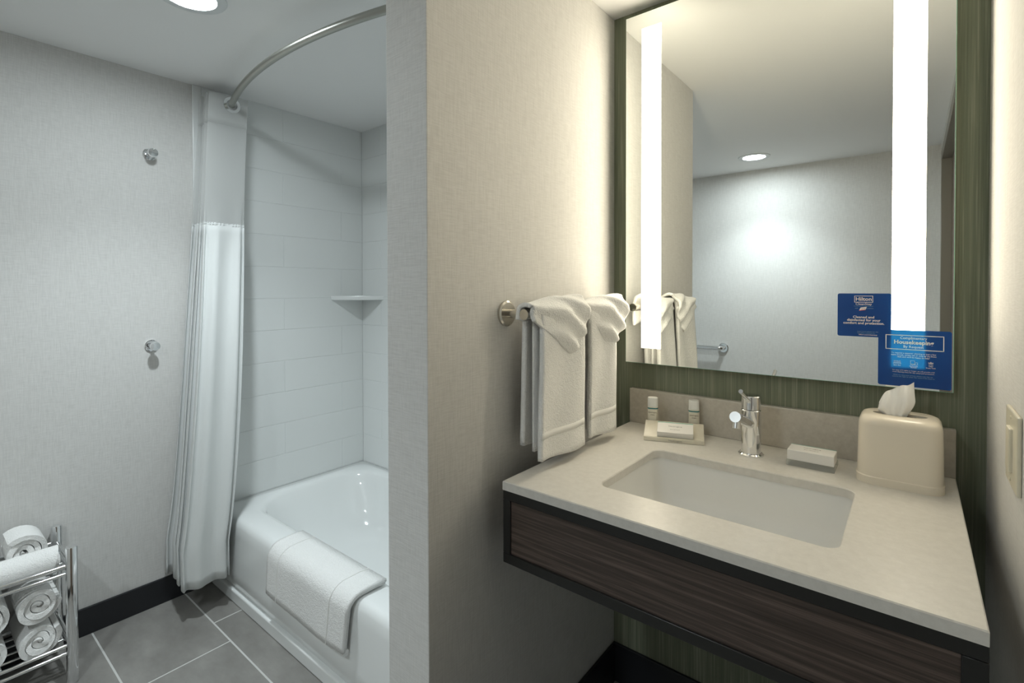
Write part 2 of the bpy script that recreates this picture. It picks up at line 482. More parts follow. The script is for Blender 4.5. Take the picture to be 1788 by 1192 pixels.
# ---------------------------------------------------------------- bathtub
TX0, TX1, TY1 = XL + .0095, XP2 - .0095, YB - .003
tub = thing('bathtub', 'white enamel bathtub with rounded rim and straight apron', 'bathtub', (-1.66, 1.27, 0))
def lp(x0, x1, y0, y1, r, z): return [(x, y, z) for x, y in rrect(x0, x1, y0, y1, r, 10)]
loops = [lp(TX0, TX1, YT + .010, TY1, .004, .02), lp(TX0, TX1, YT + .010, TY1, .004, .055), lp(TX0, TX1, YT + .002, TY1, .004, .068),
         lp(TX0, TX1, YT + .004, TY1, .004, .12), lp(TX0, TX1, YT + .010, TY1, .004, .27),
         lp(TX0, TX1, YT + .013, TY1, .006, ZT - .028), lp(TX0, TX1, YT + .019, TY1, .008, ZT - .012), lp(TX0 + .002, TX1 - .002, YT + .030, TY1 - .001, .01, ZT - .003),
         lp(TX0 + .006, TX1 - .006, YT + .045, TY1 - .003, .014, ZT), lp(TX0 + .05, TX1 - .04, YT + .115, TY1 - .035, .17, ZT - .001),
         lp(TX0 + .064, TX1 - .05, YT + .130, TY1 - .046, .18, ZT - .006), lp(TX0 + .074, TX1 - .058, YT + .138, TY1 - .054, .18, ZT - .018),
         lp(TX0 + .095, TX1 - .075, YT + .150, TY1 - .064, .19, ZT - .07), lp(TX0 + .15, TX1 - .10, YT + .170, TY1 - .08, .18, ZT - .17),
         lp(TX0 + .20, TX1 - .12, YT + .19, TY1 - .10, .16, ZT - .235), lp(TX0 + .25, TX1 - .15, YT + .22, TY1 - .13, .13, ZT - .262),
         lp(TX0 + .35, TX1 - .25, YT + .28, TY1 - .19, .07, ZT - .27)]
loft('tub_shell', loops, 'enamel', tub, 60, cap1=True)
box('base_flange', TX0, TX1, YT - .006, YT + .02, 0, .05, 'enamel', tub, .006, 3)
lathe('drain', [(0, .028), (.003, .027), (.004, .018), (.002, .0)], (TX1 - .35, 1.28, ZT - .2695), (0, 0, 1), 'chrome', tub)
adopt(tub)

# corner soap shelf
sh = thing('corner_shelf', 'white ceramic corner shelf on tiled bathtub wall', 'shelf', (XL + .01, YB - .002, 1.25))
x0, y1 = XL + .0095, YB - .0015
def shelf_out(s, z, inset=0):
    pts = [(x0, y1, z)]
    A = Vector((x0, y1 - s, z)); B = Vector((x0 + s, y1, z))
    for k in range(9):
        t = k / 8
        p = A.lerp(B, t) + Vector((1, -1, 0)) * (.0 + .02 * math.sin(PI * t)) * .5
        pts.append(tuple(p))
    return pts
loft('shelf_slab', [shelf_out(.185, 1.243), shelf_out(.193, 1.246), shelf_out(.195, 1.262), shelf_out(.192, 1.267)], 'walltile', sh, 30, True, True)
adopt(sh)

# ---------------------------------------------------------------- curved shower rod and curtain
ZR = 2.096
def rod_y(x): return .835 + .243 * (x + 1.6665) ** 2
rod = thing('curved_shower_rod', 'bowed satin steel shower rod under the ceiling', 'rod', (XL + .01, rod_y(XL), ZR))
rx0, rx1 = XL + .012, XP2 - .012
tube('rod_tube', [(rx0 + (rx1 - rx0) * k / 48, rod_y(rx0 + (rx1 - rx0) * k / 48), ZR) for k in range(49)], .0125, 'rod', rod, 18)
for xx, d in ((XL + .0098, 1), (XP2 - .0098, -1)):
    lathe('wall_flange', [(0, .034), (.006, .034), (.012, .026), (.02, .017), (.03, .015)], (xx, rod_y(xx), ZR), (d, -.37, 0), 'chrome', rod)
adopt(rod)

cur = thing('shower_curtain', 'white shower curtain with sheer top gathered beside the wall', 'curtain', (-2.3, .86, .13))
NP = 7
def sm(t): t = max(0, min(1, t)); return t * t * (3 - 2 * t)
def cur_pt(s, z):
    f = (z - .13) / (2.13 - .13)
    xb = -2.175 + (-2.295 + 2.175) * sm(f)
    xa = -2.405
    cy = .783 + (.925 - .783) * max(0.0, (f - .08) / .92) ** .75
    A = .084 + .004 * math.cos(9 * s) - .006 * sm(f)
    ph = s * NP
    w = math.cos(PI * ph)
    w = math.copysign(abs(w) ** .75, w)
    wob = .006 * math.sin(3.1 * z + 4 * s) * (1 - f)
    ripple = .012 * math.sin(PI * ph * 6.0 + .7 * math.sin(1.7 * z)) * (1 - sm((f - .65) / .15))
    xs = s ** 1.0
    x = xa + (xb - xa) * xs + ripple + .012 * math.sin(PI * ph + .6) * (1 - .7 * f)
    return (max(x, -2.415), cy - A * w + wob, z)
def cur_rows(z0, z1, nz, ns=150): return [[cur_pt(j / ns, z0 + (z1 - z0) * i / nz) for j in range(ns + 1)] for i in range(nz + 1)]
grid_obj('fabric_panel', cur_rows(.13, 1.578, 40), 'curtain', cur, .0012)
grid_obj('sheer_panel', cur_rows(1.578, 2.005, 14), 'sheer', cur)
grid_obj('header_band', cur_rows(2.005, 2.135, 4), M['sheer'], cur, .0014)
grid_obj('seam', cur_rows(1.570, 1.582, 1), 'curtain', cur, .0022)
# grommet rings where each pleat crosses the rod
for k in range(NP):
    best = min((abs(cur_pt(j / 700, ZR)[1] - rod_y(cur_pt(j / 700, ZR)[0])), j) for j in range(int(700 * k / NP), int(700 * (k + 1) / NP)))
    p = cur_pt(best[1] / 700, ZR)
    lathe('grommet', [(-.004, .022), (-.004, .034), (.004, .034), (.004, .022), (-.004, .022)], (p[0], rod_y(p[0]), ZR), (1, 0, 0), 'chrome', cur, 28)
adopt(cur)

# ---------------------------------------------------------------- robe hooks
def robe_hook(y, z, label):
    t = thing('robe_hook', label, 'hook', (XL, y, z), 'chrome robe hooks')
    lathe('rosette', [(0, .024), (.005, .024), (.008, .021), (.008, .009)], (0, 0, 0), (1, 0, 0), 'chrome', t)
    lathe('stem', [(.007, .0075), (.034, .0065), (.036, .009)], (0, 0, 0), (1, 0, 0), 'chrome', t)
    lathe('knob', [(.033, .010), (.036, .0165), (.046, .019), (.052, .0165), (.054, 0)], (0, 0, 0), (1, 0, 0), 'chrome', t)
robe_hook(.667, 1.851, 'chrome knob robe hook at the upper spot on linen wall')
robe_hook(.667, 1.073, 'chrome knob robe hook below the other on linen wall')

# ---------------------------------------------------------------- towel rack on the floor
RX0, RX1, RY0, RY1 = -2.405, -2.169, -.42, .366
rack = thing('towel_rack', 'low chrome two tier towel rack against linen wall', 'rack', ((RX0 + RX1) / 2, (RY0 + RY1) / 2, 0))
for px in (RX0, RX1):
    for py in (RY0, RY1):
        lathe('post', [(0, .0145), (.002, .016), (.448, .016), (.451, .0145), (.451, 0)], (px, py, 0), (0, 0, 1), 'chrome', rack, 24)
for z in (.392, .366, .128, .102):
    for px in (RX0, RX1): tube('rail', [(px, RY0, z), (px, RY1, z)], .0055, 'chrome', rack, 10)
    for py in (RY0, RY1): tube('rail', [(RX0, py, z), (RX1, py, z)], .0055, 'chrome', rack, 10)
for z in (.102, .366):
    for k in range(1, 5): tube('shelf_wire', [(RX0 + (RX1 - RX0) * k / 5, RY0, z), (RX0 + (RX1 - RX0) * k / 5, RY1, z)], .004, 'chrome', rack, 8)
adopt(rack)

def roll_mesh(R, length, turns, seed, squash=1.0):
    rnd = random.Random(seed)
    n = 26 * turns
    r0 = R * .16
    outer, inner = [], []
    p = (R - r0) / turns
    ph = rnd.random() * 6
    for i in range(n + 1):
        a = 2 * PI * i / 26
        r = r0 + p * i / 26
        w = 1 + .05 * math.sin(2 * a + ph) * (1 - .6 * i / n)
        outer.append((r * w, a)); inner.append((max(r - p * .88, r0 * .3) * w, a))
    bm = bmesh.new()
    nl = 5
    def P(ra, x, k): return Vector((x + (.008 * math.sin(ra[1] * 1.3 + ph) if k in (0, nl) else 0), ra[0] * math.cos(ra[1] + ph), ra[0] * math.sin(ra[1] + ph) * squash))
    O = [[bm.verts.new(P(q, length * (k / nl - .5), k)) for q in outer] for k in range(nl + 1)]
    I = [[bm.verts.new(P(q, length * (k / nl - .5) * .985, k)) for q in inner] for k in range(nl + 1)]
    for k in range(nl):
        for i in range(n):
            bm.faces.new((O[k][i], O[k][i + 1], O[k + 1][i + 1], O[k + 1][i]))
            bm.faces.new((I[k][i], I[k + 1][i], I[k + 1][i + 1], I[k][i + 1]))
        bm.faces.new((O[k][n], I[k][n], I[k + 1][n], O[k + 1][n]))
        bm.faces.new((O[k][0], O[k + 1][0], I[k + 1][0], I[k][0]))
    for k in (0, nl):
        for i in range(n): bm.faces.new((O[k][i], I[k][i], I[k][i + 1], O[k][i + 1]))
    bmesh.ops.recalc_face_normals(bm, faces=bm.faces[:])
    me = bpy.data.meshes.new('rolled_towel'); bm.to_mesh(me); bm.free()
    me.materials.append(M['terry'])
    me.polygons.foreach_set('use_smooth', [True] * len(me.polygons)); me.set_sharp_from_angle(angle=math.radians(60))
    return me
def place_roll(me, loc, rot, label, group):
    o = bpy.data.objects.new('rolled_towel', me); C.objects.link(o)
    o.location = loc; o.rotation_euler = rot
    return tag(o, label, 'towel', group)
RM = [roll_mesh(.0585, .204, 3, s, 1.0) for s in (1, 2, 3)]
ys = [.288, .170, .052, -.066, -.184, -.302]
words = ['nearest the tub', 'second from the tub', 'third from the tub', 'fourth from the tub', 'fifth from the tub', 'farthest from the tub']
for tier, (z, tw) in enumerate(((.167, 'bottom row'), (.284, 'upper row'))):
    for k, y in enumerate(ys):
        place_roll(RM[(k + tier) % 3], (-2.290, y, z + .002 * (k % 2)), (random.uniform(-.6, .6) + tier, 0, 0),
                   'white towel roll in the %s of the rack, %s' % (tw, words[k]), 'towel rolls inside the rack')
WM = roll_mesh(.044, .33, 4, 5, .95)
place_roll(WM, (-2.217, .168, .4125), (.4, 0, PI / 2), 'long white towel roll lying lengthwise on the rack top, nearer the tub', 'towels on top of the rack')
place_roll(WM, (-2.217, -.20, .4125), (1.4, 0, PI / 2), 'long white towel roll lying lengthwise on the rack top, farther from the tub', 'towels on top of the rack')
BM_ = roll_mesh(.064, .114, 3, 9, .95)
for k, y in enumerate((.270, .140, .010)):
    place_roll(BM_, (-2.3325, y, .4325), (-.5 - k, 0, 0), 'short white towel roll on the rack top against the wall, %s' % ('nearest the tub', 'second from the tub', 'third from the tub')[k], 'towels on top of the rack')

# ---------------------------------------------------------------- bath mat over the tub rim
mat_root = thing('bath_mat', 'folded white terry bath mat draped over the tub rim', 'towel', (-1.61, YT, .17))
prof = []
def mat_prof(off):
    """profile in (y,z) hugging apron and rim, from inner rim edge to hanging hem"""
    P = [(1.005, ZT + .002 + off), (.97, ZT + .004 + off), (.935, ZT + .003 + off)]
    for k in range(1, 7):
        a = PI / 2 * k / 6
        P.append((.925 - (.037 + off) * math.sin(a), ZT - .033 + (.036 + off) * math.cos(a)))
    for k in range(1, 8): P.append((.888 - off - .004 * k / 7, ZT - .033 - .135 * k / 7))
    return P
def mat_rows(off, x0, x1, nx=44, seed=0):
    P = mat_prof(off)
    rows = []
    for i in range(nx + 1):
        t = i / nx
        x = x0 + (x1 - x0) * t
        row = []
        for j, (y, z) in enumerate(P):
            f = j / (len(P) - 1)
            row.append((x + .012 * (f - .3) * (1 - 2 * t) - .02 * f, y - .003 * math.sin(9 * t + seed) * f, z + (.006 * math.sin(6 * t + 1 + seed) * f if f > .6 else 0)))
        rows.append(row)
    return rows
grid_obj('inner_layer', mat_rows(.002, -1.855, -1.345), 'terry', mat_root, -.007)
grid_obj('outer_layer', mat_rows(.0115, -1.86, -1.340, seed=.4), 'terry', mat_root, -.009)
# folded hem closing the two layers, and stitched bands
P_end = [r[-1] for r in mat_rows(.007, -1.86, -1.340, seed=.4)]
tube('folded_hem', [Vector(p) + Vector((0, -.002, 0)) for p in P_end], .0105, 'terry', mat_root, 12)
R_ = mat_rows(.021, -1.86, -1.340, seed=.4)
for t in (.17, .83):
    i = int(t * 44)
    tube('stitched_seam', [Vector(p) for p in R_[i]], .0016, 'band', mat_root, 8)
adopt(mat_root)

# ---------------------------------------------------------------- vanity
VX0, VX1, VY0 = -.7075, .0765, .845
vanity = thing('floating_vanity', 'wall hung vanity apron of dark wood panel in black frame', 'vanity', ((VX0 + VX1) / 2, 1.17, .695))
AZ0, AZ1 = .694, CT - .0195
F = .022
bm = bmesh.new()
add_box(bm, VX0, VX1, VY0 + .002, VY0 + .030, AZ1 - F, AZ1, .0012, 1)
add_box(bm, VX0, VX1, VY0 + .002, VY0 + .030, AZ0, AZ0 + F, .0012, 1)
add_box(bm, VX0, VX0 + .02, VY0 + .002, VY0 + .030, AZ0 + F, AZ1 - F, .0012, 1)
add_box(bm, VX1 - .026, VX1, VY0 + .002, VY0 + .030, AZ0 + F, AZ1 - F, .0012, 1)
bm_obj('front_frame', bm, 'blackframe', vanity, 40)
box('front_panel', VX0 + .0195, VX1 - .0255, VY0 + .006, VY0 + .026, AZ0 + F - .0005, AZ1 - F + .0005, 'wood', vanity)
box('side_panel', VX0, VX0 + .02, VY0 + .030, YW, AZ0, AZ1, 'blackframe', vanity, .001, 1)
box('side_panel', VX1 - .02, VX1, VY0 + .030, YW, AZ0, AZ1, 'blackframe', vanity, .001, 1)
adopt(vanity)

BX0, BX1, BY0, BY1 = -.530, -.092, .957, 1.268
top = thing('countertop', 'pale quartz countertop with sink cutout on dark vanity', 'countertop', (-.315, 1.17, CT - .02))
def ol(x0, x1, y0, y1, r, z): return [(x, y, z) for x, y in rrect(x0, x1, y0, y1, r, 6)]
e = .0018
loft('quartz_slab', [ol(BX0, BX1, BY0, BY1, .024, CT - .0195), ol(BX0, BX1, BY0, BY1, .024, CT - .002), ol(BX0 - e, BX1 + e, BY0 - e, BY1 + e, .0255, CT),
                     ol(VX0 + e, VX1 - e, VY0 + e, YW, .001, CT), ol(VX0, VX1, VY0, YW, .001, CT - e), ol(VX0, VX1, VY0, YW, .001, CT - .0195), ol(BX0, BX1, BY0, BY1, .024, CT - .0195)], 'quartz', top, 30)
adopt(top)
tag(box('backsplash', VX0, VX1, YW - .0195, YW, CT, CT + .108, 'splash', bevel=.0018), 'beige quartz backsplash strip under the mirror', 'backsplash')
sink = thing('undermount_sink', 'white rectangular undermount sink set in quartz counter', 'sink', ((BX0 + BX1) / 2, 1.11, CT - .16))
o_ = .006
loft('basin', [ol(BX0 - .02, BX1 + .02, BY0 - .02, BY1 + .02, .04, CT - .0197), ol(BX0 - .004, BX1 + .004, BY0 - .004, BY1 + .004, .03, CT - .0199),
               ol(BX0 - .003, BX1 + .003, BY0 - .003, BY1 + .003, .03, CT - .026), ol(BX0 + .008, BX1 - .008, BY0 + .006, BY1 - .006, .04, CT - .09),
               ol(BX0 + .02, BX1 - .02, BY0 + .016, BY1 - .016, .05, CT - .128), ol(BX0 + .05, BX1 - .05, BY0 + .04, BY1 - .04, .05, CT - .146),
               ol(BX0 + .15, BX1 - .15, BY0 + .11, BY1 - .11, .03, CT - .152)], 'ceramic', sink, 60, cap1=True)
lathe('drain', [(0, .024), (.002, .023), (.003, .016), (.001, 0)], ((BX0 + BX1) / 2, 1.13, CT - .1518), (0, 0, 1), 'chrome', sink)
adopt(sink)

# faucet
fx, fy = -.322, 1.377
fc = thing('faucet', 'chrome single lever faucet on quartz counter', 'faucet', (fx, fy, CT))
lathe('base_plate', [(0, .030), (.004, .030), (.0065, .027), (.0065, .02)], (fx, fy, CT), (0, 0, 1), 'chrome', fc)
lathe('body', [(.005, .0232), (.115, .0232), (.1165, .022)], (fx, fy, CT), (0, 0, 1), 'chrome', fc)
lathe('cap', [(.1168, .021), (.118, .0232), (.150, .0232), (.1525, .0218), (.153, 0)], (fx, fy, CT), (0, 0, 1), 'chrome', fc)
sp = tube('spout', [(fx, fy - .008, CT + .080), (fx, fy - .06, CT + .097), (fx, fy - .148, CT + .1262)], .0125, 'chrome', fc, 24)
lathe('aerator', [(0, .0095), (.018, .0095), (.019, .006)], (fx, fy - .134, CT + .115), (0, -.25, -1), 'chrome', sp)
tube('lever', [(fx, fy - .018, CT + .138), (fx, fy - .062, CT + .160), (fx, fy - .100, CT + .178)], [.0048, .0045, .0052], 'chrome', fc, 14)
adopt(fc)

# amenity tray, bottles, soap boxes
TRX = Matrix.Translation((-.589, 1.322, CT)) @ Matrix.Rotation(math.radians(19.5), 4, 'Z')
TW_, TD_ = .160, .083
tray = thing('soap_tray', 'sloped cream resin amenity tray with front lip', 'tray', (-.52, 1.37, CT))
sec = [(0, 0), (0, .011), (.005, .012), (.009, .0085), (TD_ - .004, .037), (TD_, .037), (TD_, 0)]
bm = bmesh.new()
Lp = [[bm.verts.new(TRX @ Vector((x, y, z))) for y, z in sec] for x in (0, TW_)]
for k in range(len(sec)): bm.faces.new((Lp[0][k], Lp[0][(k + 1) % len(sec)], Lp[1][(k + 1) % len(sec)], Lp[1][k]))
bm.faces.new(Lp[0]); bm.faces.new(Lp[1])
bmesh.ops.bevel(bm, geom=bm.edges[:], offset=.0008, segments=1, affect='EDGES')
bm_obj('tray_body', bm, 'tray', tray, 30)
ux = (TRX.to_3x3() @ Vector((1, 0, 0)))
text('lettering', 'Neutrogena', .0075, TRX @ Vector((TW_ * .53, -.0012, .0058)), ux, (0, 0, 1), 'greyink', tray)
adopt(tray)
sl = math.atan2(.0285, TD_ - .013)
SB = TRX @ Matrix.Translation((.036, .012, .0100)) @ Matrix.Rotation(sl, 4, 'X')
sb = thing('soap_box', 'small white soap carton leaning on the cream tray', 'box', SB @ Vector((.04, .02, 0)), 'white soap cartons')
box('carton', 0, .096, 0, .046, 0, .017, 'card', sb, .0008, 1, SB)
box('edge_stripe', .0005, .0955, .0445, .0464, .0165, .0173, 'mint', sb, 0, 1, SB)
tx = (SB.to_3x3() @ Vector((1, 0, 0))); ty = (SB.to_3x3() @ Vector((0, 1, 0)))
text('lettering', 'Neutrogena', .0075, SB @ Vector((.048, .029, .0172)), tx, ty, 'greyink', sb)
text('lettering', 'facial cleansing bar', .0036, SB @ Vector((.048, .015, .0172)), tx, ty, 'greyink', sb)
adopt(sb)
def bottle(k, label):
    t = thing('shampoo_bottle', label, 'bottle', (0, 0, 0), 'mini toiletry bottles')
    P = TRX @ Vector((TW_ * k, TD_ + .0145, 0))
    rot = Matrix.Translation((P.x, P.y, CT)) @ Matrix.Rotation(math.radians(19.5), 4, 'Z')
    def el(w, d, z, r=.010): return [tuple(rot @ Vector((x, y, z))) for x, y in rrect(-w / 2, w / 2, -d / 2, d / 2, r, 5)]
    loft('tube', [el(.028, .022, 0), el(.0295, .0235, .002), el(.0295, .0235, .0745), el(.027, .021, .0755)], 'bottle', t, 40, True, True)
    loft('cap', [el(.0292, .0232, .0755), el(.0292, .0232, .1005), el(.0275, .0215, .102)], 'cap', t, 40, True, True)
    loft('stripe', [el(.0299, .0239, .0690), el(.0299, .0239, .0725)], 'teal', t, 40, True, True)
    text('lettering', 'Neutrogena', .0050, rot @ Vector((0, -.0121, .0595)), rot.to_3x3() @ Vector((1, 0, 0)), (0, 0, 1), 'ink', t, .01)
    text('lettering', 'cream', .0050, rot @ Vector((0, -.0121, .0525)), rot.to_3x3() @ Vector((1, 0, 0)), (0, 0, 1), 'ink', t, .01)
    t.location = (P.x, P.y, CT); adopt(t)
bottle(.12, 'small cream toiletry bottle behind the tray, at the end nearer the towels')
bottle(.84, 'small cream toiletry bottle behind the tray, at the end nearer the faucet')
dish = thing('soap_dish', 'clear acrylic soap dish holding a white carton beside the faucet', 'dish', (-.187, 1.385, CT))
box('dish_plate', -.237, -.138, 1.348, 1.422, CT, CT + .014, 'acrylic', dish, .002, 2)
adopt(dish)
sb2 = thing('soap_box', 'white soap carton resting on the clear dish beside the tissue cover', 'box', (-.187, 1.39, CT + .014), 'white soap cartons')
S2 = Matrix.Translation((-.2355, 1.352, CT + .0141))
box('carton', 0, .096, 0, .056, 0, .0235, 'card', sb2, .0008, 1, S2)
box('edge_stripe', .0005, .0955, .0545, .0563, .023, .0238, 'mint', sb2, 0, 1, S2)
text('lettering', 'Neutrogena', .0075, S2 @ Vector((.048, .036, .0236)), (1, 0, 0), (0, 1, 0), 'greyink', sb2)
text('lettering', 'facial cleansing bar', .0042, S2 @ Vector((.048, .021, .0236)), (1, 0, 0), (0, 1, 0), 'greyink', sb2)
adopt(sb2)

# tissue box cover
tcx, tcy = -.022, 1.392
tis = thing('tissue_cover', 'cream plastic tissue box cover on the quartz counter', 'tissue box', (tcx, tcy, CT))
hw, hd_ = .0745, .064
TH = .146
def tl_(dx, dy, r, z): return [(x, y, z) for x, y in rrect(tcx - hw + dx, tcx + hw - dx, tcy - hd_ + dy, tcy + hd_ - dy, r, 8)]
slot = [(tcx + .048 * math.cos(a), tcy + .017 * math.sin(a)) for a in [PI / 2 * (q + k / 8) for q in range(4) for k in range(9)]]
loft('cover_shell', [tl_(-.002, -.002, .034, 0), tl_(-.002, -.002, .034, .016), tl_(0, 0, .032, .018), tl_(.002, .002, .032, TH - .018), tl_(.0035, .0035, .032, TH - .010),
                     tl_(.008, .008, .03, TH - .0035), tl_(.015, .015, .028, TH), [(x, y, TH + .0) for x, y in slot], [(x, y, TH - .006) for x, y in slot]], 'cream', tis, 40)
for ch in tis.children:
    for v in ch.data.vertices: v.co.z += CT
loft('slot_opening', [[(tcx + (x - tcx) * 1.2, tcy + (y - tcy) * 1.2, CT + TH - .005) for x, y in slot]], 'slot', tis, None, True)
adopt(tis)
# the tissue tuft: a pinched sheet fanning out of the slot, its top edge running up to one corner
rows = []
nt_, na = 18, 48
for i in range(nt_ + 1):
    t = i / nt_
    row = []
    for j in range(na + 1):
        a = 2 * PI * j / na
        cx_ = math.cos(a)
        half = .017 + .016 * sm(t / .55) - .002 * sm((t - .75) / .25)
        dep = (.013 + .006 * math.sin(PI * t)) * (1 - t ** 3) + .0012
        fold = .0035 * math.sin(5 * cx_ + 4 * t) * t + .002 * math.sin(11 * cx_ - 3 * t)
        htop = .060 + .012 * cx_ - .022 * max(0, -cx_) ** 2.5
        row.append((tcx - .006 + half * cx_ * (1 + .05 * math.sin(6 * t)), tcy + dep * math.sin(a) + fold + .006 * t * cx_, CT + TH - .010 + (htop + .010) * t + .002 * math.sin(7 * cx_) * t))
    rows.append(row)
tag(grid_obj('tissue', rows, 'tissue', None, .0), 'crumpled white tissue sticking out of the cream cover', 'tissue')

# ---------------------------------------------------------------- lit mirror with film signs
MX0, MX1, MZ0, MZ1 = -.716, .0705, 1.068, 2.154
mir = thing('lit_mirror', 'large wall mirror with two vertical frosted light strips', 'mirror', ((MX0 + MX1) / 2, YM + .02, MZ0))
box('back_box', MX0 + .02, MX1 - .02, YM + .006, YW, MZ0 + .02, MZ1 - .012, 'frame', mir)
box('glass_edge', MX0, MX1, YM + .0004, YM + .006, MZ0, MZ1, 'glassedge', mir, .0008, 1)
box('mirror_face', MX0 + .0012, MX1 - .0012, YM, YM + .0005, MZ0 + .0012, MZ1 - .0012, 'mirror', mir)
for a, b_ in ((-.662, -.600), (-.040, .021)):
    box('light_strip', a, b_, YM - .0006, YM - .0001, 1.117, 2.105, 'strip', mir)
adopt(mir)
YS = YM - .0022
def film_card(x0, x1, z0, z1, y):
    bm = bmesh.new()
    vs = [bm.verts.new((x, y, z)) for x, z in rrect(x0, x1, z0, z1, .004, 5)]
    f = bm.faces.new(vs)
    r = bmesh.ops.extrude_face_region(bm, geom=[f])
    for v in r['geom']:
        if isinstance(v, bmesh.types.BMVert): v.co.y += .0003
    return bm
def T(parent, s, size, x, z, material='whiteink', bold=0.0, width=None, y=None):
    return text('lettering', s, size, (x, y - .0004, z), (1, 0, 0), (0, 0, 1), material, parent, bold, width)
def frame_lines(parent, x0, x1, z0, z1, w, y, material='whiteink'):
    bm = bmesh.new()
    for a, b_, c, d in ((x0, x1, z1 - w, z1), (x0, x1, z0, z0 + w), (x0, x0 + w, z0, z1), (x1 - w, x1, z0, z1)): add_box(bm, a, b_, y - .0005, y - .0003, c, d)
    return bm_obj('printed_frame', bm, material, parent)
s1 = thing('film_sign', 'blue cleaning notice on the mirror, the upper of two', 'sign', (-.0935, YS, 1.185), 'blue notices stuck on the mirror')
y = YS
bm_obj('film', film_card(-.146, -.0408, 1.184, 1.288, y), 'film', s1)
cx = -.0935
frame_lines(s1, cx - .0185, cx + .0185, 1.2665, 1.2825, .0011, y)
T(s1, 'Hilton', .0125, cx, 1.2743, bold=.012, width=.031, y=y)
T(s1, 'CleanStay', .0075, cx, 1.2625, width=.032, y=y)
box('rule', cx - .019, cx + .019, y - .0005, y - .0003, 1.2573, 1.2577, 'blueink', s1)
T(s1, 'with', .0035, cx - .014, 1.2525, 'blueink', y=y); T(s1, 'protection', .0032, cx + .0125, 1.2525, 'blueink', y=y)
bm = bmesh.new(); vs = [bm.verts.new(p) for p in ((cx - .0085, y - .0005, 1.2475), (cx + .004, y - .0005, 1.2495), (cx + .0065, y - .0005, 1.2560), (cx - .006, y - .0005, 1.2540))]; bm.faces.new(vs)
bm_obj('badge', bm, 'whiteink', s1)
bm = bmesh.new(); vs = [bm.verts.new(p) for p in ((cx - .0090, y - .00055, 1.2462), (cx + .0035, y - .00055, 1.2482), (cx + .004, y - .00055, 1.2495), (cx - .0085, y - .00055, 1.2475))]; bm.faces.new(vs)
bm_obj('badge_stripe', bm, 'redink', s1)
T(s1, 'Lysol', .0045, cx - .001, 1.2517, 'film', .01, y=y - .0002)
for k, ln in enumerate(('Cleaned and', 'disinfected for your', 'comfort and protection.')):
    T(s1, ln, .0080, cx, 1.2310 - k * .0072, bold=.018, width=(.042, .066, .081)[k], y=y)
T(s1, 'Learn more about our cleaning', .0030, cx + .012, 1.1965, 'blueink', width=.048, y=y)
T(s1, 'and safety measures at', .0030, cx + .005, 1.1928, 'blueink', width=.034, y=y)
T(s1, 'hilton.com/cleanstay', .0036, cx + .009, 1.1889, bold=.01, width=.036, y=y)
adopt(s1)
s2 = thing('film_sign', 'blue housekeeping notice on the mirror corner, the lower of two', 'sign', (.002, YS, 1.074), 'blue notices stuck on the mirror')
y = YS - .0012
bm_obj('film', film_card(-.0645, .0668, 1.0735, 1.2035, y), 'film', s2)
cx = .0015
frame_lines(s2, cx - .052, cx + .0525, 1.1585, 1.1925, .0016, y)
T(s2, 'Complimentary', .0088, cx - .001, 1.1855, bold=.012, width=.048, y=y)
T(s2, 'Housekeeping', .0125, cx - .001, 1.1757, bold=.03, width=.071, y=y)
T(s2, 'By Request', .0082, cx - .001, 1.1657, bold=.008, width=.036, y=y)
for k, ln in enumerate(('To request a stayover cleaning or just a few', 'extra towels, simply call or stop by the front', "desk and we'll be happy to help!")):
    T(s2, ln, .0042, cx - .001, 1.1505 - k * .0045, bold=.012, width=(.080, .081, .058)[k], y=y)
def icon(parent, parts, x, z):
    bm = bmesh.new()
    w = .0005
    for x0, x1, z0, z1 in parts:
        for a, b_, c, d in ((x0, x1, z1 - w, z1), (x0, x1, z0, z0 + w), (x0, x0 + w, z0, z1), (x1 - w, x1, z0, z1)):
            add_box(bm, x + a, x + b_, y - .0005, y - .0003, z + c, z + d)
    bm_obj('printed_icon', bm, 'whiteink', parent)
icon(s2, [(-.006, .006, -.001, .004), (-.007, .007, -.004, -.001), (-.004, -.0005, .001, .004), (.0005, .004, .001, .004)], cx - .030, 1.1285)
icon(s2, [(-.006, .002, -.002, .006), (-.006, .002, -.004, -.002), (.0025, .007, -.004, .002)], cx, 1.1285)
icon(s2, [(-.0035, .0035, -.005, .003), (-.0045, .0045, .003, .0045), (-.001, .001, .0045, .006), (-.0015, .0015, -.004, .002)], cx + .030, 1.1280)
T(s2, 'Make Bed', .0034, cx - .030, 1.1215, width=.013, bold=.01, y=y)
T(s2, 'Bathroom', .0034, cx, 1.1215, width=.014, bold=.01, y=y); T(s2, 'Refresh', .0034, cx, 1.1185, width=.0105, bold=.01, y=y)
T(s2, 'Empty Trash', .0034, cx + .030, 1.1200, width=.0165, bold=.01, y=y)
T(s2, 'For stays of 5 nights or longer, we will provide a full', .0036, cx - .001, 1.1105, width=.075, y=y)
T(s2, 'room cleaning every 5th day using Lysol protection.', .0036, cx - .001, 1.1065, width=.075, y=y)
T(s2, 'While we value your privacy, please note that we', .0034, cx - .002, 1.0995, 'blueink', width=.071, y=y)
T(s2, 'reserve the right to enter the room if we need to.', .0034, cx - .001, 1.0958, 'blueink', width=.076, y=y)
adopt(s2)

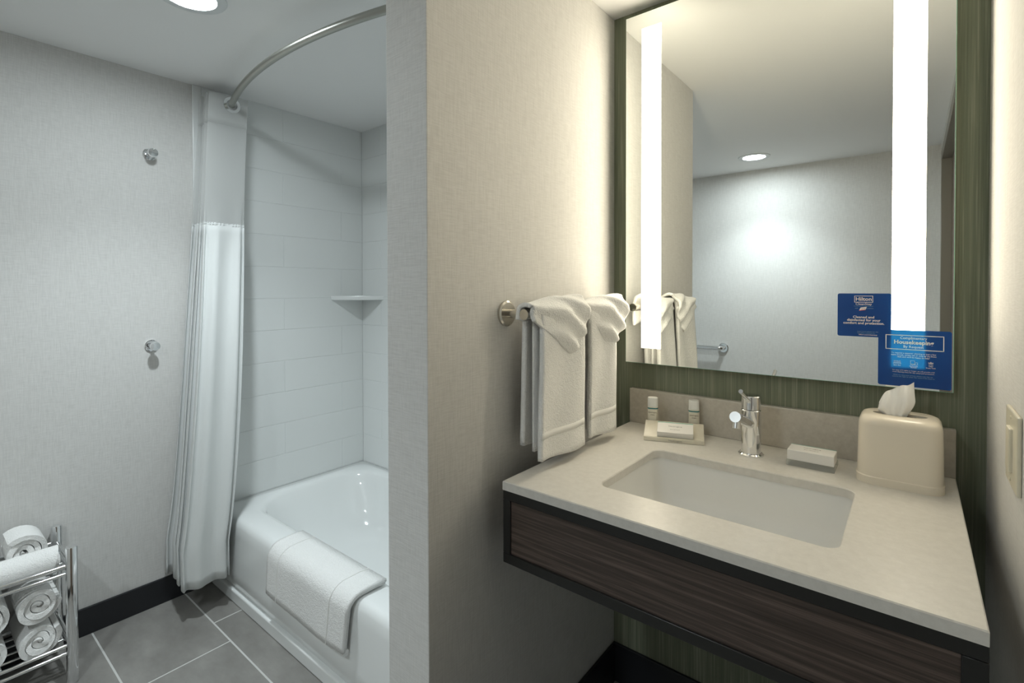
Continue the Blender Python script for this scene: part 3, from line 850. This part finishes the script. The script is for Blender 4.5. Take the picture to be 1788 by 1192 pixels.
# ---------------------------------------------------------------- towel bar and hand towels
BXX, BZ = -.703, 1.241
tb = thing('towel_bar', 'nickel towel bar on the partition wall beside the mirror', 'towel bar', (XP, 1.18, BZ))
for yy in (.937, 1.432):
    lathe('wall_rosette', [(0, .031), (.006, .031), (.009, .027), (.009, .012)], (XP, yy, BZ), (1, 0, 0), 'nickel', tb)
    tube('post', [(XP + .008, yy, BZ), (BXX + .004, yy, BZ)], .0105, 'nickel', tb, 18)
tube('bar', [(BXX, .918, BZ), (BXX, 1.446, BZ)], .0125, 'nickel', tb, 20)
adopt(tb)

def hand_towel(y0, y1, zb_front, zb_back, yb0, yb1, flap, label, seed):
    rnd = random.Random(seed)
    t = thing('hand_towel', label, 'towel', (BXX, (y0 + y1) / 2, zb_front), 'hand towels over the towel bar')
    ph = rnd.random() * 6
    # hanging cloth: from the back hem over the bar to the front hem (folded in thirds, so thick)
    n1, n2, n3 = 16, 10, 26
    rows = []
    R = .0165
    ny = 22
    for j in range(ny + 1):
        s = j / ny
        row = []
        for i in range(n1):
            f = i / n1
            z = zb_back + (BZ - zb_back) * f
            yy = (yb0 + (yb1 - yb0) * s) * (1 - f) + (y0 + (y1 - y0) * s) * f
            row.append((BXX - R - .004 * (1 - f) * math.sin(5 * s + ph), yy, z))
        for i in range(n2 + 1):
            a = PI - PI * i / n2
            row.append((BXX + R * math.cos(a), y0 + (y1 - y0) * s, BZ + R * math.sin(a)))
        for i in range(1, n3 + 1):
            f = i / n3
            z = BZ + (zb_front - BZ) * f
            yy = y0 + (y1 - y0) * s + .006 * math.sin(4 * f + ph) - .010 * f * (1 - 2 * s)
            row.append((BXX + R + .012 * f + .006 * math.sin(7 * s + ph + 2 * f) * f + .004 * math.sin(2.5 * PI * s) * (1 - f), yy, z + (.004 * math.sin(3 * s + ph) if i == n3 else 0)))
        rows.append(row)
    grid_obj('hanging_cloth', rows, 'terry', t, -.012)
    # second folded layer peeking out behind the front fall
    rows = []
    for j in range(9):
        s = j / 8
        rows.append([(BXX + .006 + .003 * math.sin(6 * s), y0 - .012 + (y1 - y0) * .92 * s + .012, BZ - .01 + (zb_front + .018 - BZ + .01) * i / 14) for i in range(15)])
    grid_obj('inner_fold', rows, 'terry', t, .006)
    # woven band near the front hem
    rows = []
    for j in range(13):
        s = j / 12
        f0, f1 = .80, .845
        rr = []
        for f in (f0, f1):
            z = BZ + (zb_front - BZ) * f
            yy = y0 + (y1 - y0) * s + .006 * math.sin(4 * f + ph) - .010 * f * (1 - 2 * s)
            rr.append((BXX + R + .0128 + .012 * f + .006 * math.sin(7 * s + ph + 2 * f) * f + .004 * math.sin(2.5 * PI * s) * (1 - f), yy, z))
        rows.append(rr)
    grid_obj('woven_band', rows, 'band', t, .0012)
    # folded cowl draped over the top: a corner turned down in front in soft diagonal pleats
    fy0, fy1, tip_s, drop, lift = flap
    rows = []
    ns, nt = 40, 44
    for j in range(ns + 1):
        s = j / ns
        if s < tip_s: d = .014 + (drop - .014) * (s / tip_s) ** .9
        else: d = drop - (drop - .045) * ((s - tip_s) / (1 - tip_s)) ** 1.4
        rad = .030 + .012 * sm(s / .6)
        row = []
        back = .012 + .05 * s
        for i in range(nt + 1):
            q = i / nt
            # arc length parameter: back fall, over, front fall
            total = back + PI * rad + d
            l = q * total
            yy = fy0 + (fy1 - fy0) * s
            if l < back:
                p = [BXX - rad * .8, BZ - back + l]
            elif l < back + PI * rad:
                a = PI - (l - back) / rad
                p = [BXX + rad * math.cos(a) * (.8 if math.cos(a) < 0 else 1), BZ + lift * s * .5 + (rad * .92) * math.sin(a)]
            else:
                g = l - back - PI * rad
                p = [BXX + rad + .004 * math.sin(PI * g / max(d, .02)) - .006 * g / max(d, .02), BZ - g]
            # diagonal pleats
            dg = (l - back) / .115 - s * 1.15
            pl = .0065 * math.sin(2 * PI * dg * 1.9 + ph) * sm((l - back + .01) / .03)
            nx = 1.0 if l > back + PI * rad * .55 else .4
            row.append((p[0] + pl * nx, yy + .018 * sm((l - back - PI * rad * .5) / .09) * (s - tip_s * .9) * -1.0, p[1] + pl * .5 * (1 - nx)))
        rows.append(row)
    grid_obj('folded_cowl', rows, 'terry', t, .010)
    adopt(t)
hand_towel(.950, 1.128, .897, .925, .945, 1.05, (.918, 1.150, .66, .105, .012), 'white hand towel with folded top on the bar, by its open end', 3)
hand_towel(1.172, 1.305, .900, .925, 1.17, 1.28, (1.158, 1.378, .55, .105, .012), 'white hand towel with folded top on the bar, beside the mirror', 8)

# ---------------------------------------------------------------- wall plate with rocker on the right wall
sw = thing('wall_switch', 'ivory rocker switch plate on the cream wall beside vanity', 'switch', (XR, 1.10, 1.05))
def plate(y0, y1, z0, z1, x_out, bev, material, name):
    return box(name, XR - x_out, XR, y0, y1, z0, z1, material, sw, bev, 2)
plate(1.045, 1.160, .9875, 1.1075, .006, .0025, 'ivory', 'cover_plate')
plate(1.0865, 1.1205, 1.013, 1.081, .0105, .0018, 'ivory', 'rocker')
for zz in (1.096, .999): lathe('screw', [(0, .003), (.0012, .003), (.0016, .002)], (XR - .006, 1.1035, zz), (-1, 0, 0), 'ivory', sw, 14)
adopt(sw)

# ---------------------------------------------------------------- grab bar on the wall behind, seen in the mirror
gb = thing('grab_bar', 'chrome grab bar on the linen wall reflected in mirror', 'grab bar', (-1.5, YO, .845))
for xx in (-1.145, -1.86):
    lathe('wall_rosette', [(0, .037), (.006, .037), (.010, .032), (.010, .018)], (xx, YO, .845), (0, 1, 0), 'chrome', gb)
pts = [(-1.145, YO + .006, .845), (-1.145, YO + .028, .845), (-1.152, YO + .045, .845), (-1.168, YO + .052, .845), (-1.837, YO + .052, .845), (-1.853, YO + .045, .845), (-1.86, YO + .028, .845), (-1.86, YO + .006, .845)]
tube('bar', pts, .017, 'chrome', gb, 18)
adopt(gb)
